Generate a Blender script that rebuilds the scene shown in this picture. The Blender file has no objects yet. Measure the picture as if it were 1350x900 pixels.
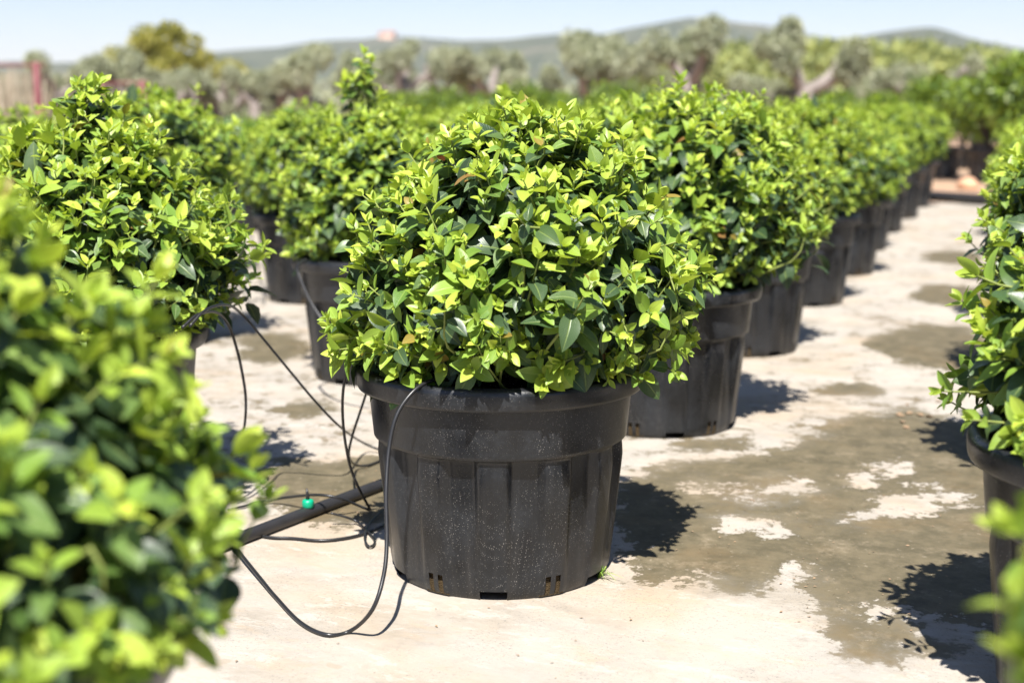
import bpy, math
import numpy as np
from mathutils import Matrix, Vector

# ------------------------------------------------------------------ camera, sky, sun, exposure
sc = bpy.context.scene
col = sc.collection
H, F = 0.88, 1800.0                                   # eye height (m), focal length in photo pixels
TH = math.atan(312 / F)                               # downward tilt
PS = math.atan((1318 - 675) / F * math.cos(TH))       # turned left of the pot rows (rows run along +Y)
fw = np.array([-math.sin(PS) * math.cos(TH), math.cos(PS) * math.cos(TH), -math.sin(TH)])
rt = np.array([math.cos(PS), math.sin(PS), 0.0])
up = np.cross(rt, fw)
EYE = np.array([0.0, 0.0, H])

cd = bpy.data.cameras.new('camera')
cam = bpy.data.objects.new('camera', cd)
col.objects.link(cam)
cam.matrix_world = Matrix([[rt[i], up[i], -fw[i], EYE[i]] for i in range(3)] + [[0, 0, 0, 1]])
cd.sensor_width = 36
cd.lens = 48
cd.clip_start = 0.02
cd.clip_end = 20000
cd.dof.use_dof = True
cd.dof.focus_distance = 2.42
cd.dof.aperture_fstop = 2.9
sc.camera = cam

SUN_EL = math.radians(57)
heading = math.radians(-4)                            # the sun stands behind the camera, a touch to its left
lx, ly = -math.sin(PS + heading), math.cos(PS + heading)          # horizontal travel of the light
to_sun = np.array([-lx * math.cos(SUN_EL), -ly * math.cos(SUN_EL), math.sin(SUN_EL)])
w = bpy.data.worlds.new('World')
sc.world = w
w.use_nodes = True
wn = w.node_tree
wn.nodes.clear()
sky = wn.nodes.new('ShaderNodeTexSky')
sky.sky_type = 'NISHITA'
sky.sun_disc = False
sky.sun_elevation = SUN_EL
sky.sun_rotation = math.atan2(to_sun[0], to_sun[1])
sky.air_density = 1.0
sky.dust_density = 0.3
sky.ozone_density = 3.0
bg = wn.nodes.new('ShaderNodeBackground')
bg.inputs['Strength'].default_value = 0.06
wo = wn.nodes.new('ShaderNodeOutputWorld')
tint = wn.nodes.new('ShaderNodeMix')                  # white balance of the clear sky
tint.data_type = 'RGBA'
tint.blend_type = 'MULTIPLY'
tint.inputs[0].default_value = 1.0
tint.inputs[7].default_value = (1.0, 0.94, 1.05, 1)
wn.links.new(sky.outputs[0], tint.inputs[6])
wn.links.new(tint.outputs[2], bg.inputs[0])
wn.links.new(bg.outputs[0], wo.inputs[0])
sl = bpy.data.lights.new('sun', 'SUN')
sl.energy = 5.0
sl.angle = math.radians(0.53)
sl.color = (1.0, 0.96, 0.905)
so = bpy.data.objects.new('sun', sl)
col.objects.link(so)
so.rotation_mode = 'QUATERNION'
so.rotation_quaternion = Vector(to_sun).to_track_quat('Z', 'Y')
so.location = (0, 0, 30)

vs = sc.view_settings
vs.view_transform = 'Standard'
vs.look = 'None'
vs.exposure = 1.18
vs.gamma = 1.0
vs.use_curve_mapping = False
sc.render.engine = 'CYCLES'
cy = sc.cycles
cy.use_denoising = True
cy.max_bounces = 8
cy.diffuse_bounces = 4
cy.glossy_bounces = 3
cy.transmission_bounces = 4
cy.transparent_max_bounces = 6
cy.volume_bounces = 0
cy.sample_clamp_indirect = 6.0


# ------------------------------------------------------------------ helpers
def ray(px, py):
    return fw + rt * (px - 675) / F + up * (450 - py) / F


def on(px, py, z=0.0):
    """photo pixel -> point on the horizontal plane at height z"""
    d = ray(px, py)
    return EYE + d * ((z - H) / d[2])


def at(px, py, depth):
    return EYE + ray(px, py) * depth


def proj(p):
    q = np.asarray(p) - EYE
    zc = q @ fw
    return 675 + F * (q @ rt) / zc, 450 - F * (q @ up) / zc, zc


def link(name, data, parent=None, mat=None, label=None, cat=None, group=None, kind=None):
    o = bpy.data.objects.new(name, data)
    col.objects.link(o)
    if parent is not None:
        o.parent = parent
    if mat is not None and data is not None and len(data.materials) == 0:
        data.materials.append(mat)
    if label:
        o['label'] = label
    if cat:
        o['category'] = cat
    if group:
        o['group'] = group
    if kind:
        o['kind'] = kind
    return o


def np_mesh(name, v, faces, smooth=True, uv=None, leafdata=None, attrs=None):
    """faces: (n,k) int array, or a list of such arrays"""
    v = np.asarray(v, dtype=np.float32)
    if isinstance(faces, np.ndarray):
        faces = [faces]
    faces = [np.asarray(f, dtype=np.int32) for f in faces if len(f)]
    m = bpy.data.meshes.new(name)
    nl = sum(f.size for f in faces)
    nf = sum(len(f) for f in faces)
    m.vertices.add(len(v))
    m.vertices.foreach_set('co', v.ravel())
    m.loops.add(nl)
    li = np.concatenate([f.ravel() for f in faces])
    m.loops.foreach_set('vertex_index', li)
    m.polygons.add(nf)
    tot = np.concatenate([np.full(len(f), f.shape[1], dtype=np.int32) for f in faces])
    st = np.concatenate([[0], np.cumsum(tot)[:-1]]).astype(np.int32)
    m.polygons.foreach_set('loop_start', st)
    if uv is not None:
        l = m.uv_layers.new(name='UVMap')
        l.data.foreach_set('uv', np.asarray(uv, dtype=np.float32)[li].ravel())
    if leafdata is not None:
        a = m.attributes.new('leafdata', 'FLOAT_COLOR', 'POINT')
        a.data.foreach_set('color', np.asarray(leafdata, dtype=np.float32).ravel())
    for k, arr in (attrs or {}).items():
        a = m.attributes.new(k, 'FLOAT', 'POINT')
        a.data.foreach_set('value', np.asarray(arr, dtype=np.float32))
    m.update(calc_edges=True)
    m.validate()
    if smooth:
        m.polygons.foreach_set('use_smooth', np.ones(len(m.polygons), dtype=bool))
    return m


def unit(a):
    a = np.asarray(a, dtype=float)
    return a / np.maximum(np.linalg.norm(a, axis=-1, keepdims=True), 1e-9)


def smooth_path(pts, n=6):
    """Catmull-Rom through pts"""
    p = [np.asarray(q, float) for q in pts]
    p = [2 * p[0] - p[1]] + p + [2 * p[-1] - p[-2]]
    out = []
    for i in range(1, len(p) - 2):
        for k in range(n):
            t = k / n
            a, b, c, d = p[i - 1], p[i], p[i + 1], p[i + 2]
            out.append(0.5 * (2 * b + (c - a) * t + (2 * a - 5 * b + 4 * c - d) * t * t + (3 * b - 3 * c + d - a) * t ** 3))
    out.append(p[-2])
    return np.array(out)


def tube_arrays(path, rad, sides=8, base=0, cap=True):
    path = np.asarray(path, float)
    n = len(path)
    rad = np.broadcast_to(np.asarray(rad, float), (n,))
    tg = unit(np.gradient(path, axis=0))
    ref = np.array([0.31, 0.17, 0.93]) if abs(tg[0] @ np.array([0.31, 0.17, 0.93])) < 0.9 else np.array([1.0, 0.1, 0])
    nx = unit(np.cross(tg[0], ref))
    vs_, ang = [], np.arange(sides) / sides * 2 * math.pi
    for i in range(n):
        nx = unit(nx - tg[i] * (nx @ tg[i]))
        ny = np.cross(tg[i], nx)
        vs_.append(path[i] + rad[i] * (np.cos(ang)[:, None] * nx + np.sin(ang)[:, None] * ny))
    v = np.concatenate(vs_)
    i, k = np.meshgrid(np.arange(n - 1), np.arange(sides), indexing='ij')
    k2 = (k + 1) % sides
    f = np.stack([i * sides + k, i * sides + k2, (i + 1) * sides + k2, (i + 1) * sides + k], -1).reshape(-1, 4) + base
    if cap:
        v = np.concatenate([v, path[:1], path[-1:]])
        a = np.arange(sides)
        c0 = n * sides + base
        q1 = np.stack([np.full(sides, c0), (a + 1) % sides + base, a + base, np.full(sides, c0)], -1)[:, :3]
        q2 = np.stack([np.full(sides, c0 + 1), (n - 1) * sides + a + base, (n - 1) * sides + (a + 1) % sides + base], -1)
        return v, f, np.concatenate([q1, q2])
    return v, f, np.zeros((0, 3), int)


def tubes_mesh(name, items, sides=8):
    """items: list of (path, radius)"""
    V, Q, T, b = [], [], [], 0
    for p, r in items:
        v, q, t = tube_arrays(p, r, sides, b)
        V.append(v), Q.append(q), T.append(t)
        b += len(v)
    return np_mesh(name, np.concatenate(V), [np.concatenate(Q), np.concatenate(T)])


def box_arrays(c, s, base=0):
    c, s = np.asarray(c, float), np.asarray(s, float) / 2
    v = np.array([[x, y, z] for x in (-1, 1) for y in (-1, 1) for z in (-1, 1)]) * s + c
    f = np.array([[0, 1, 3, 2], [4, 6, 7, 5], [0, 4, 5, 1], [2, 3, 7, 6], [0, 2, 6, 4], [1, 5, 7, 3]]) + base
    return v, f


# ------------------------------------------------------------------ materials
class NT:
    def __init__(s, name):
        s.m = bpy.data.materials.new(name)
        s.m.use_nodes = True
        s.t = s.m.node_tree
        s.t.nodes.clear()
        s.out = s.t.nodes.new('ShaderNodeOutputMaterial')

    def n(s, kind, **kw):
        nd = s.t.nodes.new('ShaderNode' + kind)
        for k, v in kw.items():
            if k.startswith('_'):
                setattr(nd, k[1:], v)
        return nd

    def put(s, inp, v):
        if isinstance(v, bpy.types.NodeSocket):
            s.t.links.new(v, inp)
        elif v is not None:
            inp.default_value = v

    def math(s, op, a, b=None, c=None, clamp=False):
        nd = s.n('Math', _operation=op, _use_clamp=clamp)
        for i, x in enumerate((a, b, c)):
            if x is not None:
                s.put(nd.inputs[i], x)
        return nd.outputs[0]

    def mix(s, fac, a, b):
        nd = s.n('Mix', _data_type='RGBA')
        s.put(nd.inputs[0], fac)
        for i, x in ((6, a), (7, b)):
            s.put(nd.inputs[i], (*x, 1) if isinstance(x, tuple) and len(x) == 3 else x)
        return nd.outputs[2]

    def ramp(s, x, lo, hi):
        nd = s.n('MapRange', _interpolation_type='SMOOTHSTEP')
        s.put(nd.inputs[0], x)
        nd.inputs[1].default_value = lo
        nd.inputs[2].default_value = hi
        return nd.outputs[0]

    def noise(s, scale, vec=None, detail=4, rough=0.55, dist=0.0):
        nd = s.n('TexNoise')
        nd.inputs['Scale'].default_value = scale
        nd.inputs['Detail'].default_value = detail
        nd.inputs['Roughness'].default_value = rough
        nd.inputs['Distortion'].default_value = dist
        if vec is not None:
            s.put(nd.inputs['Vector'], vec)
        return nd.outputs[0]

    def bump(s, h, strength=0.3, dist=0.01):
        nd = s.n('Bump')
        nd.inputs['Strength'].default_value = strength
        nd.inputs['Distance'].default_value = dist
        s.put(nd.inputs['Height'], h)
        return nd.outputs[0]

    def bsdf(s, color, rough=0.6, spec=0.5, normal=None):
        nd = s.n('BsdfPrincipled')
        s.put(nd.inputs['Base Color'], (*color, 1) if isinstance(color, tuple) and len(color) == 3 else color)
        s.put(nd.inputs['Roughness'], rough)
        s.put(nd.inputs['Specular IOR Level'], spec)
        if normal is not None:
            s.put(nd.inputs['Normal'], normal)
        return nd.outputs[0]

    def done(s, sh):
        s.t.links.new(sh, s.out.inputs['Surface'])
        return s.m


def leaf_material(name, source, young, mid, mature, trans=0.34, rough=0.38, vein=True):
    t = NT(name)
    if source == 'object':
        src = t.n('ObjectInfo').outputs['Color']
    else:
        src = t.n('Attribute', _attribute_name='leafdata').outputs['Color']
    sp = t.n('SeparateColor')
    t.put(sp.inputs[0], src)
    age, rnd = sp.outputs[0], sp.outputs[1]
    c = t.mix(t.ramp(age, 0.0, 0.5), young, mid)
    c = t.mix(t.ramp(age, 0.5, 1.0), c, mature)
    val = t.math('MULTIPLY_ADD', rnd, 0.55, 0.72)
    hs = t.n('HueSaturation')
    t.put(hs.inputs['Value'], val)
    t.put(hs.inputs['Hue'], t.math('MULTIPLY_ADD', rnd, -0.03, 0.515))
    t.put(hs.inputs['Color'], c)
    c = hs.outputs[0]
    if vein:                                                      # the odd withered leaf
        c = t.mix(t.math('MULTIPLY', t.math('GREATER_THAN', rnd, 0.993), 0.8), c, (0.22, 0.10, 0.03))
    nrm = None
    if vein:
        uvn = t.n('UVMap')
        su = t.n('SeparateXYZ')
        t.put(su.inputs[0], uvn.outputs[0])
        au = t.math('ABSOLUTE', t.math('SUBTRACT', su.outputs[0], 0.5))
        rib = t.math('SUBTRACT', 1.0, t.ramp(au, 0.015, 0.06))
        ph = t.math('MULTIPLY', t.math('SUBTRACT', su.outputs[1], t.math('MULTIPLY', au, 0.55)), 44.0)
        wv = t.math('ABSOLUTE', t.math('SINE', ph))
        side = t.math('SUBTRACT', 1.0, t.ramp(wv, 0.0, 0.3))
        vn = t.math('MAXIMUM', rib, t.math('MULTIPLY', side, 0.45))
        lit = t.mix(0.5, c, (0.42, 0.52, 0.12))
        c = t.mix(t.math('MULTIPLY', vn, 0.45), c, lit)
        nrm = t.bump(t.math('MULTIPLY', vn, -1.0), 0.35, 0.002)
    sh = t.bsdf(c, rough, 0.45, nrm)
    tr = t.n('BsdfTranslucent')
    tc = t.mix(0.6, c, t.mix(t.ramp(age, 0.3, 0.9), (0.5, 0.62, 0.03), (0.05, 0.1, 0.01)))
    t.put(tr.inputs[0], tc)
    mx = t.n('MixShader')
    t.put(mx.inputs[0], t.math('MULTIPLY_ADD', age, -0.2, trans))
    t.t.links.new(sh, mx.inputs[1])
    t.t.links.new(tr.outputs[0], mx.inputs[2])
    return t.done(mx.outputs[0])


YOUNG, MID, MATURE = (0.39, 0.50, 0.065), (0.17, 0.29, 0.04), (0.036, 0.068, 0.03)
M_LEAF_O = leaf_material('shrub_leaf_single', 'object', YOUNG, MID, MATURE)
M_LEAF = leaf_material('shrub_leaf', 'attr', YOUNG, MID, MATURE)
M_DARKLEAF = leaf_material('dark_leaf', 'attr', (0.19, 0.27, 0.03), (0.09, 0.155, 0.02), (0.034, 0.06, 0.014), 0.3, 0.45, False)
M_STRAP = leaf_material('strap_leaf', 'attr', (0.14, 0.28, 0.03), (0.08, 0.18, 0.02), (0.04, 0.09, 0.015), 0.35, 0.4, False)
M_OLIVE = leaf_material('olive_leaf', 'attr', (0.42, 0.43, 0.30), (0.29, 0.31, 0.20), (0.11, 0.125, 0.075), 0.2, 0.55, False)
M_OAK = leaf_material('yellow_green_leaf', 'attr', (0.38, 0.34, 0.07), (0.27, 0.26, 0.06), (0.14, 0.14, 0.04), 0.3, 0.5, False)
M_PINE = leaf_material('pine_needles', 'attr', (0.29, 0.32, 0.095), (0.22, 0.25, 0.08), (0.13, 0.15, 0.055), 0.2, 0.6, False)
M_DRY = leaf_material('dry_reed', 'attr', (0.44, 0.38, 0.29), (0.35, 0.30, 0.22), (0.22, 0.18, 0.12), 0.15, 0.7, False)
M_WEED = leaf_material('weed_leaf', 'attr', (0.3, 0.4, 0.1), (0.16, 0.3, 0.05), (0.1, 0.2, 0.03), 0.35, 0.5, False)


def simple(name, c, rough=0.6, spec=0.4, var=0.25, scale=20.0, bump=0.0):
    t = NT(name)
    tc = t.n('TexCoord').outputs['Object']
    nz = t.noise(scale, tc, 5)
    cc = t.mix(nz, tuple(x * (1 - var) for x in c), tuple(min(1, x * (1 + var)) for x in c))
    nr = t.bump(nz, bump, 0.01) if bump else None
    return t.done(t.bsdf(cc, rough, spec, nr))


def pot_material():
    t = NT('black_plastic')
    oc = t.n('TexCoord').outputs['Object']
    oi = t.n('ObjectInfo').outputs['Random']
    off = t.n('VectorMath', _operation='ADD')
    t.put(off.inputs[0], oc)
    cmb = t.n('CombineXYZ')
    t.put(cmb.inputs[2], t.math('MULTIPLY', oi, 31.0))
    t.put(off.inputs[1], cmb.outputs[0])
    v = off.outputs[0]
    dust = t.ramp(t.noise(7.0, v, 6, 0.62), 0.36, 0.68)
    fine = t.ramp(t.noise(120.0, v, 3), 0.4, 0.75)
    sz = t.n('SeparateXYZ')
    t.put(sz.inputs[0], oc)
    low = t.math('SUBTRACT', 1.0, t.ramp(sz.outputs[2], 0.0, 0.2))
    mp = t.n('Mapping')
    mp.inputs['Scale'].default_value = (60, 60, 2.5)
    t.put(mp.inputs[0], v)
    streak = t.ramp(t.noise(1.0, mp.outputs[0], 4), 0.45, 0.75)
    c = t.mix(t.math('MULTIPLY', dust, t.math('MULTIPLY_ADD', fine, 0.35, 0.3)), (0.0045, 0.0052, 0.0066), (0.030, 0.0335, 0.039))
    c = t.mix(t.math('MULTIPLY', t.math('MULTIPLY', low, streak), 0.25), c, (0.04, 0.033, 0.026))
    c = t.mix(t.math('MULTIPLY', streak, 0.14), c, (0.034, 0.036, 0.039))
    # dried splash specks
    tot = None
    for sc_, th, dens in ((140.0, 0.15, 0.66), (280.0, 0.21, 0.54), (460.0, 0.27, 0.46)):
        vo = t.n('TexVoronoi')
        vo.inputs['Scale'].default_value = sc_
        t.put(vo.inputs['Vector'], v)
        scr = t.n('SeparateColor')
        t.put(scr.inputs[0], vo.outputs['Color'])
        lim = t.math('MULTIPLY', t.math('SUBTRACT', scr.outputs[0], dens), th * 2.0)
        sp = t.math('LESS_THAN', vo.outputs['Distance'], lim)
        tot = sp if tot is None else t.math('MAXIMUM', tot, sp)
    patch = t.ramp(t.noise(6.5, v, 5, 0.65), 0.42, 0.64)
    tot = t.math('MULTIPLY', tot, t.math('MULTIPLY_ADD', patch, 0.8, 0.15))
    c = t.mix(t.math('MULTIPLY', tot, 0.7), c, (0.36, 0.335, 0.30))
    rg = t.math('MULTIPLY_ADD', dust, 0.2, 0.27)
    return t.done(t.bsdf(c, rg, 0.5, t.bump(t.noise(260.0, v, 2), 0.12, 0.002)))


M_POT = pot_material()
M_SOIL = simple('potting_soil', (0.035, 0.024, 0.016), 0.95, 0.1, 0.5, 60, 0.6)
M_STEM = simple('green_stem', (0.20, 0.24, 0.06), 0.6, 0.3, 0.4, 40)
M_TRUNK = simple('woody_stem', (0.11, 0.085, 0.055), 0.85, 0.2, 0.4, 60, 0.4)
M_TUBE = simple('black_tubing', (0.016, 0.016, 0.017), 0.35, 0.5, 0.3, 30)
M_PIPE = simple('black_pipe', (0.022, 0.021, 0.022), 0.45, 0.5, 0.4, 25)
M_GREEN = simple('green_plastic', (0.0, 0.30, 0.16), 0.4, 0.5, 0.1, 30)
M_STRAW = simple('straw_debris', (0.075, 0.053, 0.028), 0.9, 0.1, 0.95, 420, 0.8)
M_DEAD = simple('dead_leaf', (0.34, 0.115, 0.05), 0.7, 0.2, 0.45, 40)
M_LITTER = simple('leaf_litter', (0.27, 0.185, 0.115), 0.8, 0.2, 0.5, 9)
M_BARK = simple('olive_bark', (0.23, 0.20, 0.18), 0.95, 0.1, 0.55, 6, 0.8)
M_LIME = simple('limewashed_bark', (0.62, 0.56, 0.53), 0.9, 0.1, 0.15, 6, 0.5)
M_DARKBARK = simple('dark_bark', (0.075, 0.062, 0.05), 0.95, 0.1, 0.4, 6, 0.5)
M_RED = simple('red_painted_steel', (0.17, 0.05, 0.055), 0.6, 0.4, 0.25, 5)
M_STONE = simple('orange_stone', (0.56, 0.33, 0.2), 0.9, 0.2, 0.3, 14, 0.6)
M_BUILD = simple('pink_rendered_wall', (0.55, 0.36, 0.27), 0.9, 0.1, 0.1, 0.2)


def ground_material():
    t = NT('dry_soil')
    p = t.n('NewGeometry').outputs['Position']
    a = t.noise(0.35, p, 6)
    b = t.noise(6.0, p, 6, 0.7)
    c = t.mix(t.ramp(a, 0.35, 0.7), (0.37, 0.245, 0.16), (0.32, 0.235, 0.165))
    c = t.mix(t.math('MULTIPLY', t.ramp(b, 0.45, 0.8), 0.4), c, (0.30, 0.21, 0.14))
    far = t.n('TexNoise')
    far.inputs['Scale'].default_value = 0.02
    t.put(far.inputs['Vector'], p)
    c = t.mix(t.ramp(far.outputs[0], 0.5, 0.62), c, (0.22, 0.20, 0.10))
    return t.done(t.bsdf(c, 0.95, 0.1, t.bump(b, 0.5, 0.02)))


def concrete_material():
    t = NT('weathered_concrete')
    p = t.n('NewGeometry').outputs['Position']
    wet = t.n('Attribute', _attribute_name='wet').outputs['Fac']
    n1 = t.noise(3.2, p, 8, 0.68, 0.25)
    n2 = t.noise(14.0, p, 8, 0.74, 0.1)
    n3 = t.noise(55.0, p, 4, 0.6)
    grit = t.noise(420.0, p, 2, 0.7)
    field = t.math('ADD', wet, t.math('MULTIPLY', t.math('SUBTRACT', n1, 0.5), 0.42))
    field = t.math('ADD', field, t.math('MULTIPLY', t.math('SUBTRACT', n2, 0.5), 0.55))
    field = t.math('ADD', field, t.math('MULTIPLY', t.math('SUBTRACT', n3, 0.5), 0.16))
    edge = t.ramp(t.noise(1.7, p, 3), 0.42, 0.62)
    wm = t.math('ADD', t.math('MULTIPLY', t.ramp(field, -0.01, 0.025), t.math('MULTIPLY_ADD', edge, -0.55, 1.0)), t.math('MULTIPLY', t.ramp(field, -0.12, 0.16), t.math('MULTIPLY', edge, 0.55)))
    # dry surface: cream cement with tan soil film, grey wear and pitting
    dry = t.mix(t.ramp(n1, 0.3, 0.7), (0.385, 0.345, 0.29), (0.335, 0.31, 0.275))
    dry = t.mix(t.math('MULTIPLY', t.ramp(t.noise(1.3, p, 6, 0.6, 0.8), 0.46, 0.7), 0.55), dry, (0.36, 0.265, 0.165))
    dry = t.mix(t.math('MULTIPLY', t.ramp(n2, 0.5, 0.75), 0.55), dry, (0.235, 0.215, 0.19))
    mp = t.n('Mapping')
    mp.inputs['Scale'].default_value = (1.0, 2.2, 1.0)
    mp.inputs['Rotation'].default_value = (0, 0, 0.5)
    t.put(mp.inputs[0], p)
    soft = t.ramp(t.noise(2.1, mp.outputs[0], 9, 0.74, 0.2), 0.47, 0.68)
    dry = t.mix(t.math('MULTIPLY', soft, 0.5), dry, (0.215, 0.18, 0.13))
    peach = t.ramp(t.noise(3.7, mp.outputs[0], 9, 0.75, 0.1), 0.52, 0.64)
    dry = t.mix(t.math('MULTIPLY', peach, 0.32), dry, (0.40, 0.29, 0.185))
    crust = t.ramp(t.noise(5.3, mp.outputs[0], 10, 0.8, 0.1), 0.53, 0.6)
    dry = t.mix(t.math('MULTIPLY', crust, 0.45), dry, (0.44, 0.415, 0.37))
    pit = t.ramp(t.noise(150.0, p, 5, 0.85), 0.53, 0.66)
    pz = t.ramp(t.noise(5.0, p, 5, 0.7), 0.36, 0.6)
    dry = t.mix(t.math('MULTIPLY', t.math('MULTIPLY', pit, pz), 0.8), dry, (0.11, 0.108, 0.112))
    spot = t.ramp(t.noise(11.0, p, 2, 0.5), 0.70, 0.74)
    dry = t.mix(t.math('MULTIPLY', spot, 0.45), dry, (0.28, 0.23, 0.16))
    # algae-stained damp film
    dw = t.mix(t.ramp(n2, 0.35, 0.65), (0.082, 0.070, 0.042), (0.138, 0.114, 0.070))
    dw = t.mix(t.math('MULTIPLY', t.ramp(n1, 0.5, 0.72), 0.5), dw, (0.165, 0.115, 0.058))
    flake = t.ramp(t.noise(48.0, p, 4, 0.75), 0.62, 0.7)
    film = t.ramp(t.noise(9.0, p, 9, 0.8, 0.15), 0.52, 0.66)
    dw = t.mix(t.math('MULTIPLY', film, t.math('MULTIPLY_ADD', n3, 0.9, -0.05)), dw, (0.29, 0.235, 0.16))
    dw = t.mix(t.math('MULTIPLY', flake, 0.65), dw, (0.34, 0.29, 0.215))
    c = t.mix(wm, dry, dw)
    rg = t.math('MULTIPLY_ADD', wm, -0.22, 0.9)
    hgt = t.math('ADD', t.math('MULTIPLY', grit, 0.4), t.math('ADD', n3, t.math('MULTIPLY', wm, -0.6)))
    return t.done(t.bsdf(c, rg, 0.25, t.bump(hgt, 0.3, 0.004)))


def hill_material():
    t = NT('wooded_hillside')
    p = t.n('NewGeometry').outputs['Position']
    a = t.noise(0.05, p, 6, 0.7)
    b = t.noise(0.008, p, 4)
    c = t.mix(t.ramp(a, 0.4, 0.65), (0.045, 0.058, 0.032), (0.10, 0.105, 0.06))
    c = t.mix(t.math('MULTIPLY', t.ramp(b, 0.55, 0.7), 0.4), c, (0.2, 0.17, 0.12))
    return t.done(t.bsdf(c, 0.95, 0.05, t.bump(a, 0.8, 6.0)))


# ------------------------------------------------------------------ setting: ground, concrete, hills
gs = 4200.0
gm = np_mesh('ground', [[-gs, -gs, -0.03], [gs, -gs, -0.03], [gs, gs, -0.03], [-gs, gs, -0.03]], np.array([[0, 1, 2, 3]]), False)
link('ground', gm, None, ground_material(), kind='structure')

WET = [  # damp patches, traced on the concrete
    [(800, 650), (835, 770), (885, 757), (905, 772), (926, 750), (940, 768), (984, 790), (1012, 780), (1046, 742), (1058, 775),
     (1044, 792), (1075, 806), (1090, 828), (1112, 856), (1150, 866), (1186, 876), (1212, 864), (1290, 860), (1360, 862), (1420, 700),
     (1330, 590), (1280, 560), (1200, 536), (1120, 545), (1060, 578), (1010, 596), (930, 600), (860, 612)],
    [(330, 625), (345, 660), (400, 680), (440, 698), (500, 690), (560, 660), (540, 590), (470, 598), (420, 606), (370, 604)],
    [(1130, 455), (1180, 478), (1260, 492), (1320, 470), (1290, 430), (1215, 428), (1160, 436)],
    [(1190, 392), (1260, 408), (1310, 398), (1290, 378), (1220, 376)],
    [(300, 470), (350, 482), (410, 470), (395, 440), (330, 436)],
    [(340, 540), (400, 552), (460, 540), (420, 520)],
    [(1080, 520), (1170, 520), (1150, 500), (1100, 503)],
    [(870, 596), (1000, 596), (985, 575), (905, 580)],
    [(1215, 345), (1290, 352), (1295, 335), (1230, 330)],
]
DRYSPOT = [(1015, 697, .05), (1192, 665, .10), (1135, 628, .055), (1230, 640, .03), (1262, 655, .045), (990, 650, .08),
           (1040, 640, .09), (930, 645, .06), (1250, 832, .09), (1165, 815, .03), (1180, 615, .05), (970, 690, .05), (1140, 680, .045)]


def poly_sd(P, poly):
    """positive inside, metres"""
    q = np.array(poly)
    d = np.full(len(P), 1e9)
    ins = np.zeros(len(P), bool)
    for i in range(len(q)):
        a, b = q[i], q[(i + 1) % len(q)]
        e = b - a
        t = np.clip(((P - a) @ e) / (e @ e), 0, 1)
        d = np.minimum(d, np.linalg.norm(P - a - t[:, None] * e, axis=1))
        c = ((a[1] > P[:, 1]) != (b[1] > P[:, 1]))
        with np.errstate(divide='ignore', invalid='ignore'):
            xi = a[0] + (P[:, 1] - a[1]) / (b[1] - a[1]) * e[0]
        ins ^= c & (P[:, 0] < xi)
    return np.where(ins, d, -d)


xs = np.concatenate([np.arange(-14, -2.6, 0.4), np.arange(-2.6, 1.6, 0.035), np.arange(1.6, 5.01, 0.3)])
ys = np.concatenate([np.arange(-2, 1.2, 0.2), np.arange(1.2, 4.6, 0.035), np.arange(4.6, 8, 0.08), np.arange(8, 13.01, 0.2)])
gx, gy = np.meshgrid(xs, ys, indexing='ij')
P2 = np.stack([gx.ravel(), gy.ravel()], 1)
wet = np.full(len(P2), -0.22)
for poly in WET:
    wet = np.maximum(wet, poly_sd(P2, [on(*c)[:2] for c in poly]))
for (x, y, r) in DRYSPOT:
    c = on(x, y)[:2]
    dd = np.linalg.norm((P2 - c) * np.array([1.0, 0.75]), axis=1)
    wet = np.minimum(wet, np.maximum(dd - r * 0.62, -0.08))
wet = np.clip(np.maximum(wet * 2.0, np.where(P2[:, 1] > 2.9, -0.055, -0.16 - 0.25 * np.clip(2.6 - P2[:, 1], 0, 1))), -0.42, 0.30)
nx_, ny_ = len(xs), len(ys)
ii, jj = np.meshgrid(np.arange(nx_ - 1), np.arange(ny_ - 1), indexing='ij')
qf = np.stack([ii * ny_ + jj, (ii + 1) * ny_ + jj, (ii + 1) * ny_ + jj + 1, ii * ny_ + jj + 1], -1).reshape(-1, 4)
cm = np_mesh('concrete_pad', np.stack([P2[:, 0], P2[:, 1], np.zeros(len(P2))], 1), qf, True, attrs={'wet': wet})
link('concrete_pad', cm, None, concrete_material(), kind='structure')

# hills: a ridge about two kilometres off, built as real terrain
RIDGE = [(-500, 92), (-200, 88), (0, 86), (150, 82), (310, 68), (400, 62), (470, 55), (510, 50), (560, 52), (612, 59), (650, 57), (700, 50), (745, 46),
         (800, 48), (840, 40), (880, 30), (912, 25), (945, 28), (1000, 36), (1050, 46), (1100, 53), (1130, 51), (1160, 45), (1195, 40), (1232, 40),
         (1265, 48), (1300, 57), (1350, 66), (1500, 74), (1900, 84)]
rng = np.random.default_rng(3)
rx_ = np.array([p[0] for p in RIDGE], float)
ry_ = np.array([p[1] for p in RIDGE], float)
cols_ = np.linspace(-500, 1900, 200)
rows_ = np.array([0, .12, .25, .4, .55, .7, .82, .92, 1.0, 1.1, 1.25, 1.5])
hv = []
for c in cols_:
    ytop = np.interp(c, rx_, ry_)
    d = ray(c, ytop)
    dn = np.linalg.norm(d[:2])
    az = d[:2] / dn
    R0 = 2000 + 180 * math.sin(c * 0.004) + 90 * math.sin(c * 0.013 + 1)
    hz = H + R0 * d[2] / dn
    for s in rows_:
        rad = 1250 + (R0 - 1250) * s
        k = math.sin(min(s, 1.0) * math.pi / 2) ** 1.3 if s <= 1 else 1 - (s - 1) * 1.6
        bump = 4 * math.sin(c * 0.031 + s * 9) * s * (s < 0.85)
        hv.append([az[0] * rad, az[1] * rad, max(-2, hz * k + bump * (s < 0.99)) - (2 if s == 0 else 0)])
n1_, n2_ = len(cols_), len(rows_)
ii, jj = np.meshgrid(np.arange(n1_ - 1), np.arange(n2_ - 1), indexing='ij')
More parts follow.
